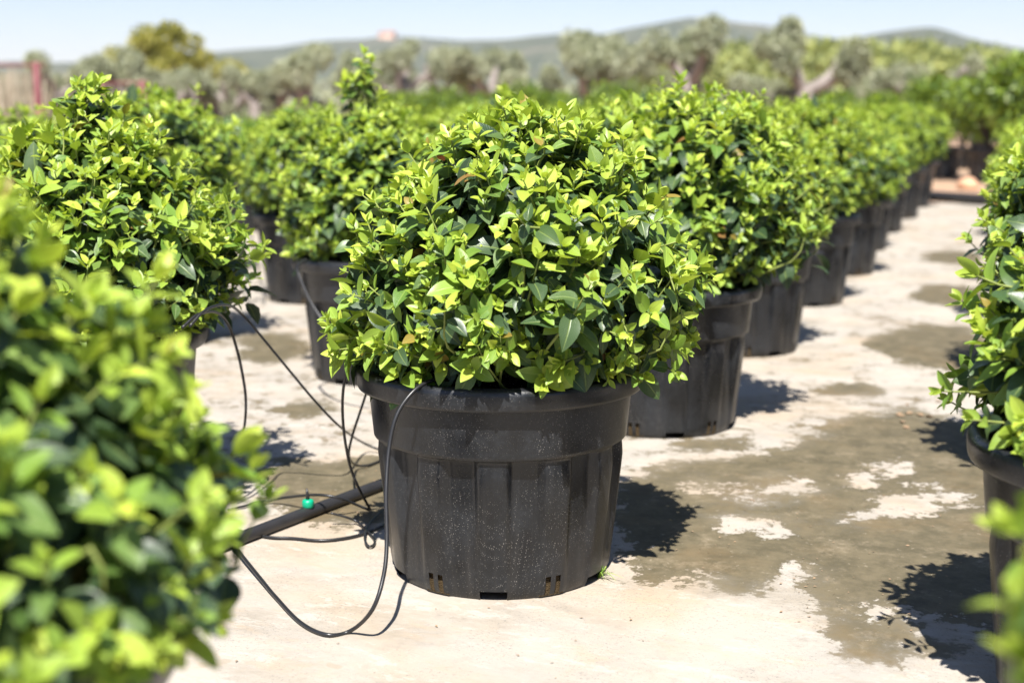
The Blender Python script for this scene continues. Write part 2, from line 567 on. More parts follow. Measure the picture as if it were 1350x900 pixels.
hq = np.stack([ii * n2_ + jj, ii * n2_ + jj + 1, (ii + 1) * n2_ + jj + 1, (ii + 1) * n2_ + jj], -1).reshape(-1, 4)
link('hills', np_mesh('hills', hv, hq), None, hill_material(), kind='structure')


# ------------------------------------------------------------------ leaves
def leaf_template(width, droop, fold, wave, rows=(0.0, 0.06, 0.17, 0.31, 0.46, 0.61, 0.76, 0.9, 1.0), seed=0):
    r = np.random.default_rng(seed)
    v, uv = [], []
    tw = r.uniform(-0.25, 0.25)
    for t in rows:
        hw = 0.5 * width * (0.10 * (1 - t) + math.sin(math.pi * t ** 0.80) ** 0.78) if 0 < t < 1 else (0.02 if t == 0 else 0.004)
        z = -droop * t * t
        y = t * (1 - 0.18 * abs(droop) * t)
        for s in (-1, 0, 1):
            x = s * hw
            zz = z + fold * abs(s) * hw + wave * s * hw * math.sin(6 * t + tw * 9) + tw * x * t
            v.append([x, y, zz])
            uv.append([0.5 + 0.5 * s, t])
    n = len(rows)
    f = []
    for i in range(n - 1):
        for s in range(2):
            f.append([i * 3 + s, i * 3 + s + 1, i * 3 + s + 4, i * 3 + s + 3])
    return np.array(v), np.array(f), np.array(uv)


LEAVES = [leaf_template(0.50, 0.05, 0.45, 0.10, seed=1), leaf_template(0.46, -0.12, 0.55, 0.12, seed=2), leaf_template(0.55, 0.22, 0.35, 0.14, seed=3),
          leaf_template(0.52, 0.30, 0.22, 0.12, seed=4), leaf_template(0.58, 0.42, 0.28, 0.16, seed=5), leaf_template(0.50, 0.16, 0.30, 0.20, seed=6)]
LITE = [leaf_template(0.52, 0.05, 0.5, 0, (0.0, 0.35, 0.72, 1.0), 1), leaf_template(0.54, 0.25, 0.3, 0, (0.0, 0.35, 0.72, 1.0), 2)]
MIDLOD = [leaf_template(w_, d_, f_, 0.1, (0.0, 0.12, 0.38, 0.7, 1.0), i_ + 1) for i_, (w_, d_, f_) in enumerate([(0.5, .05, .45), (.46, -.12, .55), (.55, .22, .35), (.52, .3, .22), (.58, .42, .28), (.5, .16, .3)])]
LEAF_MESH = []
for i, (v, f, uv) in enumerate(LEAVES):
    m_ = np_mesh('leaf_shape', v, f, True, uv)
    m_.materials.append(M_LEAF_O)
    LEAF_MESH.append(m_)


def leaf_mass(name, L, idx, templates, tmap):
    """one mesh from the leaves idx of the leaf list L"""
    V, Q, U, D, b = [], [], [], [], 0
    for k, (tv, tf, tuv) in enumerate(templates):
        s = idx[tmap(L['var'][idx]) == k]
        if len(s) == 0:
            continue
        R = np.stack([L['side'][s], L['dir'][s], L['nor'][s]], -1)
        vv = np.einsum('nij,vj->nvi', R, tv) * L['len'][s][:, None, None] + L['pos'][s][:, None, :]
        V.append(vv.reshape(-1, 3))
        Q.append((tf[None] + (np.arange(len(s)) * len(tv))[:, None, None]).reshape(-1, tf.shape[1]) + b)
        U.append(np.tile(tuv, (len(s), 1)))
        dd = np.stack([L['age'][s], L['rnd'][s], np.zeros(len(s)), np.ones(len(s))], 1)
        D.append(np.repeat(dd, len(tv), 0))
        b += len(s) * len(tv)
    return np_mesh(name, np.concatenate(V), np.concatenate(Q), True, np.concatenate(U), np.concatenate(D))


def shrub_leaves(seed, r=0.35, top=0.88, zc=0.60, cen=(0, 0), n=360, spires=(), size=1.0, inner=500, mature=0.0, taper=0.12, skirt=40, low=0.36):
    """shoots with opposite leaf pairs on a dome; returns leaf list and stem paths"""
    g = np.random.default_rng(seed)
    pos, dr, no, ln, ag, va = [], [], [], [], [], []
    stems = []
    lump = [(unit(g.normal(size=3)), g.uniform(-0.10, 0.10), g.uniform(2, 6)) for _ in range(14)]
    rz_up = top - zc
    tips = []
    i = 0
    while len(tips) < n:
        i += 1
        z = 1 - 2 * ((i * 0.6180339887 + g.uniform(0, 0.03)) % 1.0)
        if z < -0.75:
            continue
        ph = g.uniform(0, 2 * math.pi)
        q = math.sqrt(max(0, 1 - z * z))
        d = np.array([q * math.cos(ph), q * math.sin(ph), z])
        k = 1.0 + sum(a * math.exp(s * ((d @ c) - 1)) for c, a, s in lump) + g.normal() * 0.075
        k *= 1.0 - 0.22 * g.uniform() ** 2.2
        kh = k * (1 - taper * max(0.0, z) ** 1.2)
        p = np.array([cen[0] + d[0] * r * kh, cen[1] + d[1] * r * kh, zc + d[2] * k * (rz_up if z > 0 else 0.26)])
        if p[2] < low + 0.05:
            p[2] = low + g.uniform(0.03, 0.10)
        tips.append((p, unit(0.62 * d + np.array([0, 0, 0.55 if z > -0.2 else 0.15]) + g.normal(size=3) * 0.22)))
    for _ in range(skirt):                                        # low shoots spilling over the rim
        a = g.uniform(0, 2 * math.pi)
        rr = g.uniform(0.235, 0.325)
        d = np.array([math.cos(a), math.sin(a), 0])
        tips.append((np.array([rr * d[0], rr * d[1], low + g.uniform(0.055, 0.13)]), unit(d * 0.9 + np.array([0, 0, g.uniform(0.0, 0.5)]) + g.normal(size=3) * 0.2)))
    for (sx, sy, sh, sw) in spires:
        m = int(36 * sh / 0.2)
        for _ in range(m):
            u = g.uniform() ** 1.25
            a = g.uniform(0, 2 * math.pi)
            rr = sw * (1 - 0.8 * u) * g.uniform(0.35, 1)
            p = np.array([cen[0] + sx + rr * math.cos(a), cen[1] + sy + rr * math.sin(a), top - 0.1 + u * sh])
            tips.append((p, unit(np.array([math.cos(a) * 0.5, math.sin(a) * 0.5, 0.9]) + g.normal(size=3) * 0.2)))
        stems.append((np.array([[cen[0], cen[1], zc], [cen[0] + sx * 0.7, cen[1] + sy * 0.7, top - 0.1], [cen[0] + sx, cen[1] + sy, top - 0.12 + sh]]), 0.004))
    for tip, ax in tips:
        L = g.uniform(0.08, 0.16)
        root = np.array([cen[0] * 0.5 + g.normal() * 0.03, cen[1] * 0.5 + g.normal() * 0.03, low + 0.02])
        b = tip - ax * L
        mid = root * 0.45 + b * 0.55 + np.array([0, 0, -0.02])
        stems.append((smooth_path([mid, b, tip - ax * L * 0.45 + g.normal(size=3) * 0.004, tip], 2), np.linspace(0.0032, 0.0012, 7)))
        s0 = unit(np.cross(ax, g.normal(size=3)))
        s1 = np.cross(ax, s0)
        x = 0.0
        nodes = int(g.integers(4, 7))
        vig = g.uniform(0.62, 1.3)
        for k in range(nodes):
            ang = math.radians([22, 44, 60, 72, 84, 95, 100][k] + g.normal() * 8)
            ll = [0.018, 0.029, 0.039, 0.050, 0.058, 0.062, 0.06][k] * vig * g.uniform(0.78, 1.25) * size
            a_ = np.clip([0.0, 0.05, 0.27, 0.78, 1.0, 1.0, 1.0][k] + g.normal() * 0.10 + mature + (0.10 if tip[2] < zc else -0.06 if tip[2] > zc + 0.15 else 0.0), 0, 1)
            sd = (s0, s1)[k % 2]
            sd = unit(sd + g.normal(size=3) * 0.12)
            for sg in (-1, 1):
                if k > 2 and g.uniform() < 0.15:
                    continue
                s_ = sd * sg
                bp = tip - ax * x
                if bp[2] < low + 0.045 and math.hypot(bp[0], bp[1]) > 0.235:
                    continue
                d_ = unit(math.cos(ang) * ax + math.sin(ang) * s_ + np.array([0, 0, -0.22 if k > 2 else 0.02]) + g.normal(size=3) * 0.1)
                n_ = math.sin(ang) * ax - math.cos(ang) * s_ + np.array([0, 0, 0.35]) + to_sun_local * 0.25 + g.normal(size=3) * 0.16
                n_ = unit(n_ - d_ * (n_ @ d_))
                pos.append(tip - ax * x + d_ * 0.003)
                dr.append(d_), no.append(n_), ln.append(ll), ag.append(a_)
                va.append(int(g.integers(0, 3)) if k < 3 else int(g.integers(2, 6)))
            x += [0.006, 0.016, 0.024, 0.03, 0.03, 0.03, 0.03][k] * vig
    for _ in range(inner):
        d = unit(g.normal(size=3))
        if d[2] < -0.6:
            d[2] *= -1
        k = g.uniform(0.45, 0.86)
        p = np.array([cen[0] + d[0] * r * k * (1 - taper * max(0.0, d[2])), cen[1] + d[1] * r * k * (1 - taper * max(0.0, d[2])), zc + d[2] * k * (rz_up if d[2] > 0 else 0.24)])
        if p[2] < low:
            continue
        d_ = unit(d * np.array([1, 1, 0.2]) + g.normal(size=3) * 0.6 + np.array([0, 0, -0.25]))
        n_ = d + np.array([0, 0, 0.7]) + g.normal(size=3) * 0.35
        n_ = unit(n_ - d_ * (n_ @ d_))
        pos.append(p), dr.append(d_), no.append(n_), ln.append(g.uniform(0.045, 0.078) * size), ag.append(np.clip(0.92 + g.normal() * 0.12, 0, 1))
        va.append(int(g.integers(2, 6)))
    dr, no = np.array(dr), np.array(no)
    L = dict(pos=np.array(pos), dir=dr, nor=no, side=np.cross(dr, no), len=np.array(ln), age=np.array(ag), var=np.array(va), rnd=g.uniform(size=len(ln)))
    return L, stems


to_sun_local = to_sun

# ------------------------------------------------------------------ the black nursery pot (shared by every potted shrub)
RIM_R, POT_H = 0.275, 0.40


def sstep(a, b, x):
    t = min(1.0, max(0.0, (x - a) / (b - a)))
    return t * t * (3 - 2 * t)


def make_pot():
    NT_ = 264
    zs = [0, 0.006, 0.012, 0.019, 0.026, 0.034, 0.042, 0.06, 0.09, 0.13, 0.17, 0.205, 0.228, 0.243, 0.252, 0.258, 0.262, 0.2655, 0.268, 0.274, 0.285, 0.30, 0.33, 0.357, 0.363]
    th = np.arange(NT_) / NT_ * 2 * math.pi
    v = []
    for z in zs:
        base = 0.209 + 0.038 * (z / 0.36) ** 0.9
        if z < 0.02:
            base -= 0.006 * (1 - z / 0.02) ** 2
        for a in th:
            u = (a / (2 * math.pi) * 12) % 1.0                   # twelve flutes
            rec = sstep(0.20, 0.30, u) * (1 - sstep(0.70, 0.80, u))
            fade = min(1, max(0, (z - 0.03) / 0.20))
            below = 1 - sstep(0.2615, 0.2665, z)
            dep = rec * (0.003 + 0.016 * fade) * below
            # rounded shoulder at the head of each raised rib
            sh = (1 - rec) * below * 0.005 * sstep(0.225, 0.262, z)
            r = base - dep - sh + (0.003 if z > 0.266 else 0)
            v.append([r * math.cos(a), r * math.sin(a), z])
    nz = len(zs)
    q = []
    for i in range(nz - 1):
        for k in range(NT_):
            deg = (k + 0.5) / NT_ * 360
            m = (deg + 30) % 60 - 30                             # notch centred on multiples of 60 degrees
            if i < 3 and abs(m) < 6.2:
                continue
            s = deg % 60 - 30
            if 1 <= i < 6 and 2.0 < abs(s) < 4.75:                # pairs of drain slots midway
                continue
            k2 = (k + 1) % NT_
            q.append([i * NT_ + k, i * NT_ + k2, (i + 1) * NT_ + k2, (i + 1) * NT_ + k])
    body = np_mesh('pot', v, np.array(q))
    body.materials.append(M_POT)
    # inner floor of the pot, raised above the notches
    # rim: a rolled lip
    prof = [(0.2465, 0.357), (0.256, 0.3585), (0.2655, 0.3595), (0.2700, 0.361), (0.2722, 0.366), (0.2735, 0.377), (0.2742, 0.388), (0.2725, 0.396), (0.267, 0.4005),
            (0.259, 0.4015), (0.252, 0.399), (0.2475, 0.392), (0.2455, 0.375), (0.243, 0.34), (0.238, 0.29)]
    n2 = 144
    rv = [[r * math.cos(2 * math.pi * k / n2), r * math.sin(2 * math.pi * k / n2), z] for r, z in prof for k in range(n2)]
    rq = [[i * n2 + k, i * n2 + (k + 1) % n2, (i + 1) * n2 + (k + 1) % n2, (i + 1) * n2 + k] for i in range(len(prof) - 1) for k in range(n2)]
    rim = np_mesh('rim', rv, np.array(rq))
    rim.materials.append(M_POT)
    # root debris seen through the slots
    dv, dq = [], []
    n3 = 90
    for z in (0.0215, 0.05):
        for k in range(n3):
            a = 2 * math.pi * k / n3
            dv.append([0.2035 * math.cos(a), 0.2035 * math.sin(a), z])
    dv.append([0, 0, 0.0215])
    n0 = len(dv)
    dq = [[k, (k + 1) % n3, n3 + (k + 1) % n3, n3 + k] for k in range(n3)]
    for c_ in range(6):                                           # debris packed behind each pair of slots
        a0 = math.radians(30 + 60 * c_)
        for a in np.linspace(a0 - 0.12, a0 + 0.12, 7):
            for z in (0.004, 0.046):
                dv.append([0.2068 * math.cos(a), 0.2068 * math.sin(a), z])
        for j in range(6):
            q0 = n0 + c_ * 14 + j * 2
            dq.append([q0, q0 + 2, q0 + 3, q0 + 1])
    dt = [[2 * n3, (k + 1) % n3, k] for k in range(n3)]
    deb = np_mesh('root_ball', dv, [np.array(dq), np.array(dt)])
    deb.materials.append(M_STRAW)
    deb.materials.append(M_SOIL)
    for pg in deb.polygons:
        pg.material_index = 1 if len(pg.vertices) == 3 else 0
    g = np.random.default_rng(5)
    sv, sq = [[0, 0, 0.372]], []
    for j, r in enumerate((0.06, 0.12, 0.18, 0.243)):
        for k in range(36):
            a = 2 * math.pi * k / 36
            sv.append([r * math.cos(a), r * math.sin(a), 0.362 + g.normal() * 0.005])
    st = [[0, 1 + k, 1 + (k + 1) % 36] for k in range(36)]
    sq = [[1 + j * 36 + k, 1 + (j + 1) * 36 + k, 1 + (j + 1) * 36 + (k + 1) % 36, 1 + j * 36 + (k + 1) % 36] for j in range(3) for k in range(36)]
    soil = np_mesh('soil', sv, [np.array(st), np.array(sq)])
    soil.materials.append(M_SOIL)
    return body, rim, deb, soil


POT, RIM, DEB, SOIL = make_pot()


def add_pot(root, rot):
    p = link('pot', POT, root)
    p.rotation_euler.z = rot
    link('rim', RIM, p)
    link('root_ball', DEB, p)
    link('soil', SOIL, root)


def stem_mesh(stems):
    items = [(p, r if np.ndim(r) == 0 or len(r) == len(p) else np.linspace(r[0], r[-1], len(p))) for p, r in stems]
    m = tubes_mesh('stems', items, 4)
    m.materials.append(M_STEM)
    return m


def trunk_mesh(seed, low=0.36):
    g = np.random.default_rng(seed)
    it = []
    for _ in range(7):
        a = g.uniform(0, 6.28)
        d = np.array([math.cos(a), math.sin(a), 0])
        p0 = np.array([0, 0, low - 0.01]) + d * 0.02
        it.append((smooth_path([p0, p0 + d * 0.06 + np.array([0, 0, 0.09]), p0 + d * g.uniform(0.12, 0.2) + np.array([0, 0, 0.2])], 4), np.linspace(0.009, 0.004, 9)))
    m = tubes_mesh('branches', it, 6)
    m.materials.append(M_TRUNK)
    return m


def near_shrub(xy, label, seed, rot=0.0, singles=300, group=None, lod=LEAVES, **kw):
    """a potted shrub close enough that its leaves can be told apart"""
    root = link('potted_shrub', None, label=label, cat='potted shrub', group=group or 'shrubs in black nursery pots')
    root.location = (xy[0], xy[1], 0.0)
    root.empty_display_size = 0.2
    add_pot(root, rot)
    L, stems = shrub_leaves(seed, **kw)
    W = L['pos'] + L['dir'] * (L['len'] * 0.5)[:, None] + np.array([xy[0], xy[1], 0])
    to_eye = EYE - W
    dist = np.linalg.norm(to_eye, axis=1)
    fac = np.abs(np.einsum('ij,ij->i', L['nor'], to_eye / dist[:, None]))
    cen = np.array([xy[0], xy[1], 0.55])
    out = W - cen
    front = np.einsum('ij,ij->i', unit(out), unit(EYE - cen)[None].repeat(len(W), 0))
    q = np.array([proj(p)[:2] for p in W])
    inside = (q[:, 0] > 0) & (q[:, 0] < 1350) & (q[:, 1] > 0) & (q[:, 1] < 900)
    radial = np.linalg.norm(out, axis=1)
    score = (L['len'] / dist) ** 2 * (0.15 + fac) * np.clip(front + 0.35, 0.01, 1) * radial ** 1.5 * np.where(inside, 1, 0.02)
    order = np.argsort(-score)
    pick, rest = order[:singles], order[singles:]
    for i in pick:
        o = link('leaf', LEAF_MESH[int(L['var'][i])], root)
        R = np.stack([L['side'][i], L['dir'][i], L['nor'][i]], -1) * L['len'][i]
        o.matrix_basis = Matrix([[*R[k], L['pos'][i][k]] for k in range(3)] + [[0, 0, 0, 1]])
        o.color = (L['age'][i], L['rnd'][i], 0, 1)
    link('foliage', leaf_mass('foliage', L, rest, lod, lambda v: v), root, M_LEAF, kind='stuff')
    link('stems', stem_mesh(stems), root, kind='stuff')
    link('branches', trunk_mesh(seed), root)
    return root


ROW_M, ROW_L1, ROW_L2, ROW_R = -0.855, -1.89, -2.93, 0.255
STEP = 1.262
M0 = (-0.867, 2.396)


def rel(dx_right, dy_fwd=0.0):
    """offset in metres along camera right / away from camera, in world xy"""
    h = np.array([-math.sin(PS), math.cos(PS)])
    return tuple(rt[:2] * dx_right + h * dy_fwd)


main = near_shrub(M0, 'rounded lime-green shrub in speckled black pot with a tube looped over its rim', 11, rot=math.radians(-90 + 19.4 - 3),
                  r=0.33, top=0.865, zc=0.595, cen=rel(0.045), size=1.04, n=600, inner=1000, taper=0.22, skirt=95, spires=((*rel(0.0, 0.0), 0.12, 0.08), (*rel(0.14, 0), 0.03, 0.03)))
near_shrub((-0.945, 0.925), 'lush shrub in black pot, last of its row, next to the speckled pot', 23, 0.4, r=0.345, top=0.885, zc=0.53, n=680, inner=1000, size=1.03, taper=0.6)
near_shrub((-1.875, 2.47), 'cone-shaped shrub with a tall leafy tip, across the supply pipe from the speckled pot', 31, 0.9, r=0.345, top=0.85, zc=0.56, n=580, taper=0.4, lod=MIDLOD,
           cen=rel(0.03), spires=((*rel(0.01), 0.18, 0.20), (*rel(-0.12), 0.08, 0.07)))
near_shrub((ROW_L1, 4.04), 'shrub with one narrow tall spire in black pot, behind the cone-shaped shrub across the pipe', 37, 1.4, r=0.32, top=0.87, zc=0.6, n=480, singles=220, lod=MIDLOD,
           taper=0.3, spires=((*rel(-0.04), 0.275, 0.16),))
near_shrub((ROW_M, 3.68), 'full bushy shrub in black pot directly behind the speckled pot', 41, 2.0, r=0.335, top=0.91, zc=0.61, cen=rel(0.06), n=560, lod=MIDLOD)
near_shrub((ROW_R, 2.13), 'shrub with loose side shoots in dark pot beside the wide wet patch of the path', 43, 0.2, r=0.30, top=0.84, zc=0.56, n=520, inner=900, taper=0.3, cen=rel(0.025))
near_shrub((ROW_R + 0.03, 2.13 + STEP), 'shrub in black pot, second in the row across the path from the speckled pot', 47, 0.7, r=0.31, top=0.88, zc=0.6, n=460, singles=150, lod=MIDLOD)
near_shrub((0.347, 0.90), 'shrub in black pot, first in the row across the path from the speckled pot', 53, 1.0, r=0.285, top=0.86, zc=0.59, n=360, inner=500, singles=100, lod=MIDLOD)
near_shrub((ROW_M, 4.94), 'shrub in black pot, second behind the speckled pot in its row', 59, 0.3, r=0.32, top=0.87, zc=0.6, n=460, singles=150, cen=rel(0.02), lod=MIDLOD)
near_shrub((ROW_L2, 5.58), 'shrub in black pot two rows over from the speckled pot, beside the spired shrub', 61, 0.3, r=0.33, top=0.88, zc=0.6, n=460, singles=120, lod=MIDLOD)

# the rest of the rows: prototypes shared by copies
PROTO = []
for s, (r_, top_, sp_) in enumerate([(0.33, 0.87, ()), (0.31, 0.84, ((0.02, 0.0, 0.17, 0.1),)), (0.335, 0.89, ()), (0.32, 0.86, ((0.05, 0.05, 0.12, 0.09),)), (0.34, 0.84, ())]):
    L, st = shrub_leaves(200 + s, r=r_, top=top_, zc=0.59, n=460, inner=300, spires=sp_)
    fm = leaf_mass('foliage', L, np.arange(len(L['len'])), LITE, lambda v: (v > 2).astype(int))
    fm.materials.append(M_LEAF)
    PROTO.append((fm, stem_mesh(st[::3]), trunk_mesh(200 + s)))

ORD = ['zeroth', 'first', 'second', 'third', 'fourth', 'fifth', 'sixth', 'seventh', 'eighth', 'ninth', 'tenth', 'eleventh', 'twelfth', 'thirteenth', 'fourteenth', 'fifteenth',
       'sixteenth', 'seventeenth', 'eighteenth', 'nineteenth', 'twentieth']
prg = np.random.default_rng(77)


def far_shrub(x, y, label):
    k = int(prg.integers(0, len(PROTO)))
    root = link('potted_shrub', None, label=label, cat='potted shrub', group='shrubs in black nursery pots')
    root.location = (x + prg.normal() * 0.015, y + prg.normal() * 0.02, 0)
    root.rotation_euler.z = prg.uniform(0, 6.28)
    sx_ = prg.uniform(0.93, 1.06)
    root.scale = (1, 1, 1)
    add_pot(root, 0)
    fo = link('foliage', PROTO[k][0], root, kind='stuff')
    st_ = link('stems', PROTO[k][1], root, kind='stuff')
    fo.scale = st_.scale = (sx_, sx_ * prg.uniform(0.95, 1.05), prg.uniform(0.92, 1.08))
    link('branches', PROTO[k][2], root)


for k in range(3, 9):
    far_shrub(ROW_M + 0.012 * k, 2.40 + STEP * k, f'shrub in black pot, {ORD[k]} behind the speckled pot in its row')
for k in range(2, 9):
    far_shrub(ROW_R + 0.02 * k, 2.13 + STEP * k, f'shrub in black pot, {ORD[k + 1]} in the row across the path from the speckled pot')
for k in range(1, 8):
    far_shrub(ROW_L1, 4.04 + STEP * k, f'shrub in black pot, {ORD[k]} behind the spired shrub in its row across the pipe')
for k in (-1, 1, 2, 3, 4, 5):
    far_shrub(ROW_L2, 5.58 + STEP * k, f'shrub in black pot, {ORD[k + 2]} of the second row across the pipe from the speckled pot')
for k in range(0, 7):
    far_shrub(-3.98, 4.9 + STEP * k, f'shrub in black pot, {ORD[k + 1]} of the third row across the pipe from the speckled pot')


# ------------------------------------------------------------------ generic foliage for plants further back
QUAD = [(np.array([[0, 0, 0], [0.24, 0.5, 0.05], [0, 1, -0.08], [-0.24, 0.5, 0.05]], float), np.array([[0, 1, 2, 3]]), np.array([[.5, 0], [1, .5], [.5, 1], [0, .5]], float))]
NARROW = [(np.array([[0, 0, 0], [0.13, 0.5, 0.02], [0, 1, -0.08], [-0.13, 0.5, 0.02]], float), np.array([[0, 1, 2, 3]]), np.array([[.5, 0], [1, .5], [.5, 1], [0, .5]], float))]


def clump_leaves(seed, clumps, per, size, droopy=0.0, age=(0.2, 0.5)):
    """leaf list: leaves scattered through ellipsoid clumps [(centre, (rx,ry,rz))]"""
    g = np.random.default_rng(seed)
    P, D, N, A = [], [], [], []
    for c, r in clumps:
        d = unit(g.normal(size=(per, 3)))
        k = g.uniform(0.35, 1.05, size=(per, 1)) ** 0.6
        p = np.asarray(c) + d * k * np.asarray(r)
        dd = unit(d + g.normal(size=(per, 3)) * 0.7 + np.array([0, 0, 0.2 - droopy]))
        nn = d + np.array([0, 0, 0.6]) + g.normal(size=(per, 3)) * 0.5
        nn = unit(nn - dd * np.sum(nn * dd, 1, keepdims=True))
        P.append(p), D.append(dd), N.append(nn)
        A.append(np.clip(g.normal(age[0], age[1], per), 0, 1))
    P, D, N, A = map(np.concatenate, (P, D, N, A))
    return dict(pos=P, dir=D, nor=N, side=np.cross(D, N), len=g.uniform(0.7, 1.3, len(P)) * size, age=A, var=np.zeros(len(P), int), rnd=g.uniform(size=len(P)))


def mass(name, L, tmpl, mat):
    m = leaf_mass(name, L, np.arange(len(L['len'])), tmpl, lambda v: np.zeros(len(v), int))
    m.materials.append(mat)
    return m


# strap-leaved plants in pots beyond the shrub rows
def strap_mesh(seed):
    g = np.random.default_rng(seed)
    V, Q, D, b = [], [], [], 0
    for _ in range(150):
        a = g.uniform(0, 6.28)
        d = np.array([math.cos(a), math.sin(a), 0])
        s = np.array([-d[1], d[0], 0])
        ln = g.uniform(0.4, 0.68)
        lean = g.uniform(0.1, 0.8)
        dat = [np.clip(g.normal(0.3, 0.3), 0, 1), g.uniform(), 0, 1]
        p0 = d * g.uniform(0, 0.16) + np.array([0, 0, 0.36])
        for t in (0, 0.35, 0.7, 1.0):
            c = p0 + d * lean * ln * t ** 1.5 + np.array([0, 0, ln * (t - 0.45 * lean * t ** 2.4)])
            w_ = 0.013 * (1 - 0.9 * t ** 3)
            V += [c - s * w_, c + s * w_]
            D += [dat, dat]
        for k in range(3):
            Q.append([b + 2 * k, b + 2 * k + 1, b + 2 * k + 3, b + 2 * k + 2])
        b += 8
    m = np_mesh('leaves', V, np.array(Q), True, None, D)
    m.materials.append(M_STRAP)
    return m


STRAPS = [strap_mesh(300 + k) for k in range(3)]


def strap_plant(x, y, label):
    k = int(prg.integers(0, 3))
    root = link('strap_leaf_plant', None, label=label, cat='potted plant', group='dark strap-leaved plants in pots')
    root.location = (x, y, -0.03 if y > 13 or x < -13.9 else 0)
    root.rotation_euler.z = prg.uniform(0, 6.28)
    root.scale = (1.1, 1.1, prg.uniform(0.78, 0.9))
    add_pot(root, 0)
    link('leaves', STRAPS[k], root, kind='stuff')


for row in range(4):
    xr = -5.1 - row * 1.05
    for k in range(8):
        y = 4.6 + row * 1.2 + k * 1.0
        px, py, zc = proj((xr, y, 0.9))
        if y > 12.6 or px < -60:
            continue
        strap_plant(xr, y, f'strap-leaved plant, {ORD[k + 1]} in its file, {ORD[row + 1]} file out from the shrub rows')
for row in range(2):
    for k in range(9):
        x = -3.2 - k * 0.85 + row * 0.4
        strap_plant(x, 14.0 + row * 1.1, f'strap-leaved plant, {ORD[k + 1]} from the hedge, {("nearer", "farther")[row]} line past the shrub rows')

# larger dark green bushes in big pots past the end of the path
BUSH = []
bg_ = np.random.default_rng(400)
for k in range(4):
    cl = []
    for _ in range(26):
        d = unit(bg_.normal(size=3))
        if d[2] < -0.5:
            d[2] *= -1
        cl.append((np.array([0, 0, 0.82]) + d * np.array([0.48, 0.48, 0.38]) * bg_.uniform(0.6, 1.05), np.array([0.2, 0.2, 0.17]) * bg_.uniform(0.7, 1.3)))
    L = clump_leaves(410 + k, cl, 130, 0.085, 0.1, (0.35, 0.3))
    fm = mass('foliage', L, QUAD, M_DARKLEAF)
    it = []
    for _ in range(6):
        a = bg_.uniform(0, 6.28)
        it.append((smooth_path([[0, 0, 0.3], [0.08 * math.cos(a), 0.08 * math.sin(a), 0.55], [0.3 * math.cos(a), 0.3 * math.sin(a), 0.95]], 4), np.linspace(0.022, 0.008, 9)))
    tm = tubes_mesh('trunk', it, 6)
    tm.materials.append(M_DARKBARK)
    BUSH.append((fm, tm))


def dark_bush(x, y, s, label, hs=1.0):
    k = int(prg.integers(0, 4))
    root = link('potted_bush', None, label=label, cat='potted bush', group='dark green bushes in large pots')
    root.location = (x, y, -0.03)
    root.rotation_euler.z = prg.uniform(0, 6.28)
    root.scale = (s, s, s * hs)
    add_pot(root, 0)
    link('foliage', BUSH[k][0], root, kind='stuff')
    link('trunk', BUSH[k][1], root)


def gat(px, depth, z=0.0):
    """ground point under photo column px at a given depth"""
    d = fw + rt * (px - 675) / F
    h = d[:2] / (d[:2] @ fw[:2]) * (fw[:2] @ fw[:2])
    q = d[:2] * depth
    return q[0], q[1]


for px, dep, s, hs in [(1290, 16.6, 1.0, 1.0), (1228, 17.6, 0.98, 1.0), (1352, 16.2, 1.12, 1.05)]:
    x, y = gat(px, dep)
    dark_bush(x, y, s, {1290: 'dark bush in black pot behind the orange stone at the path end', 1228: 'dark bush in black pot at the far end of the speckled pot row',
                        1352: 'tallest dark bush in black pot at the end of the right-hand pot row'}[px], hs)
bb = np.random.default_rng(9)
for i, px in enumerate(np.linspace(520, 1420, 17)):
    dep = 19.5 + bb.uniform(-1.2, 1.2)
    x, y = gat(px + bb.uniform(-10, 10), dep)
    dark_bush(x, y, bb.uniform(0.68, 0.84), f'round green bush, {ORD[i + 1]} from the strap-leaved plants in the front hedge row', bb.uniform(0.92, 1.1))
for i, px in enumerate(np.linspace(560, 1440, 16)):
    dep = 24.0 + bb.uniform(-1.5, 1.5)
    x, y = gat(px + bb.uniform(-14, 14), dep)
    dark_bush(x, y, bb.uniform(0.72, 0.9), f'round green bush, {ORD[i + 1]} from the strap-leaved plants in the rear hedge row', bb.uniform(0.9, 1.15))


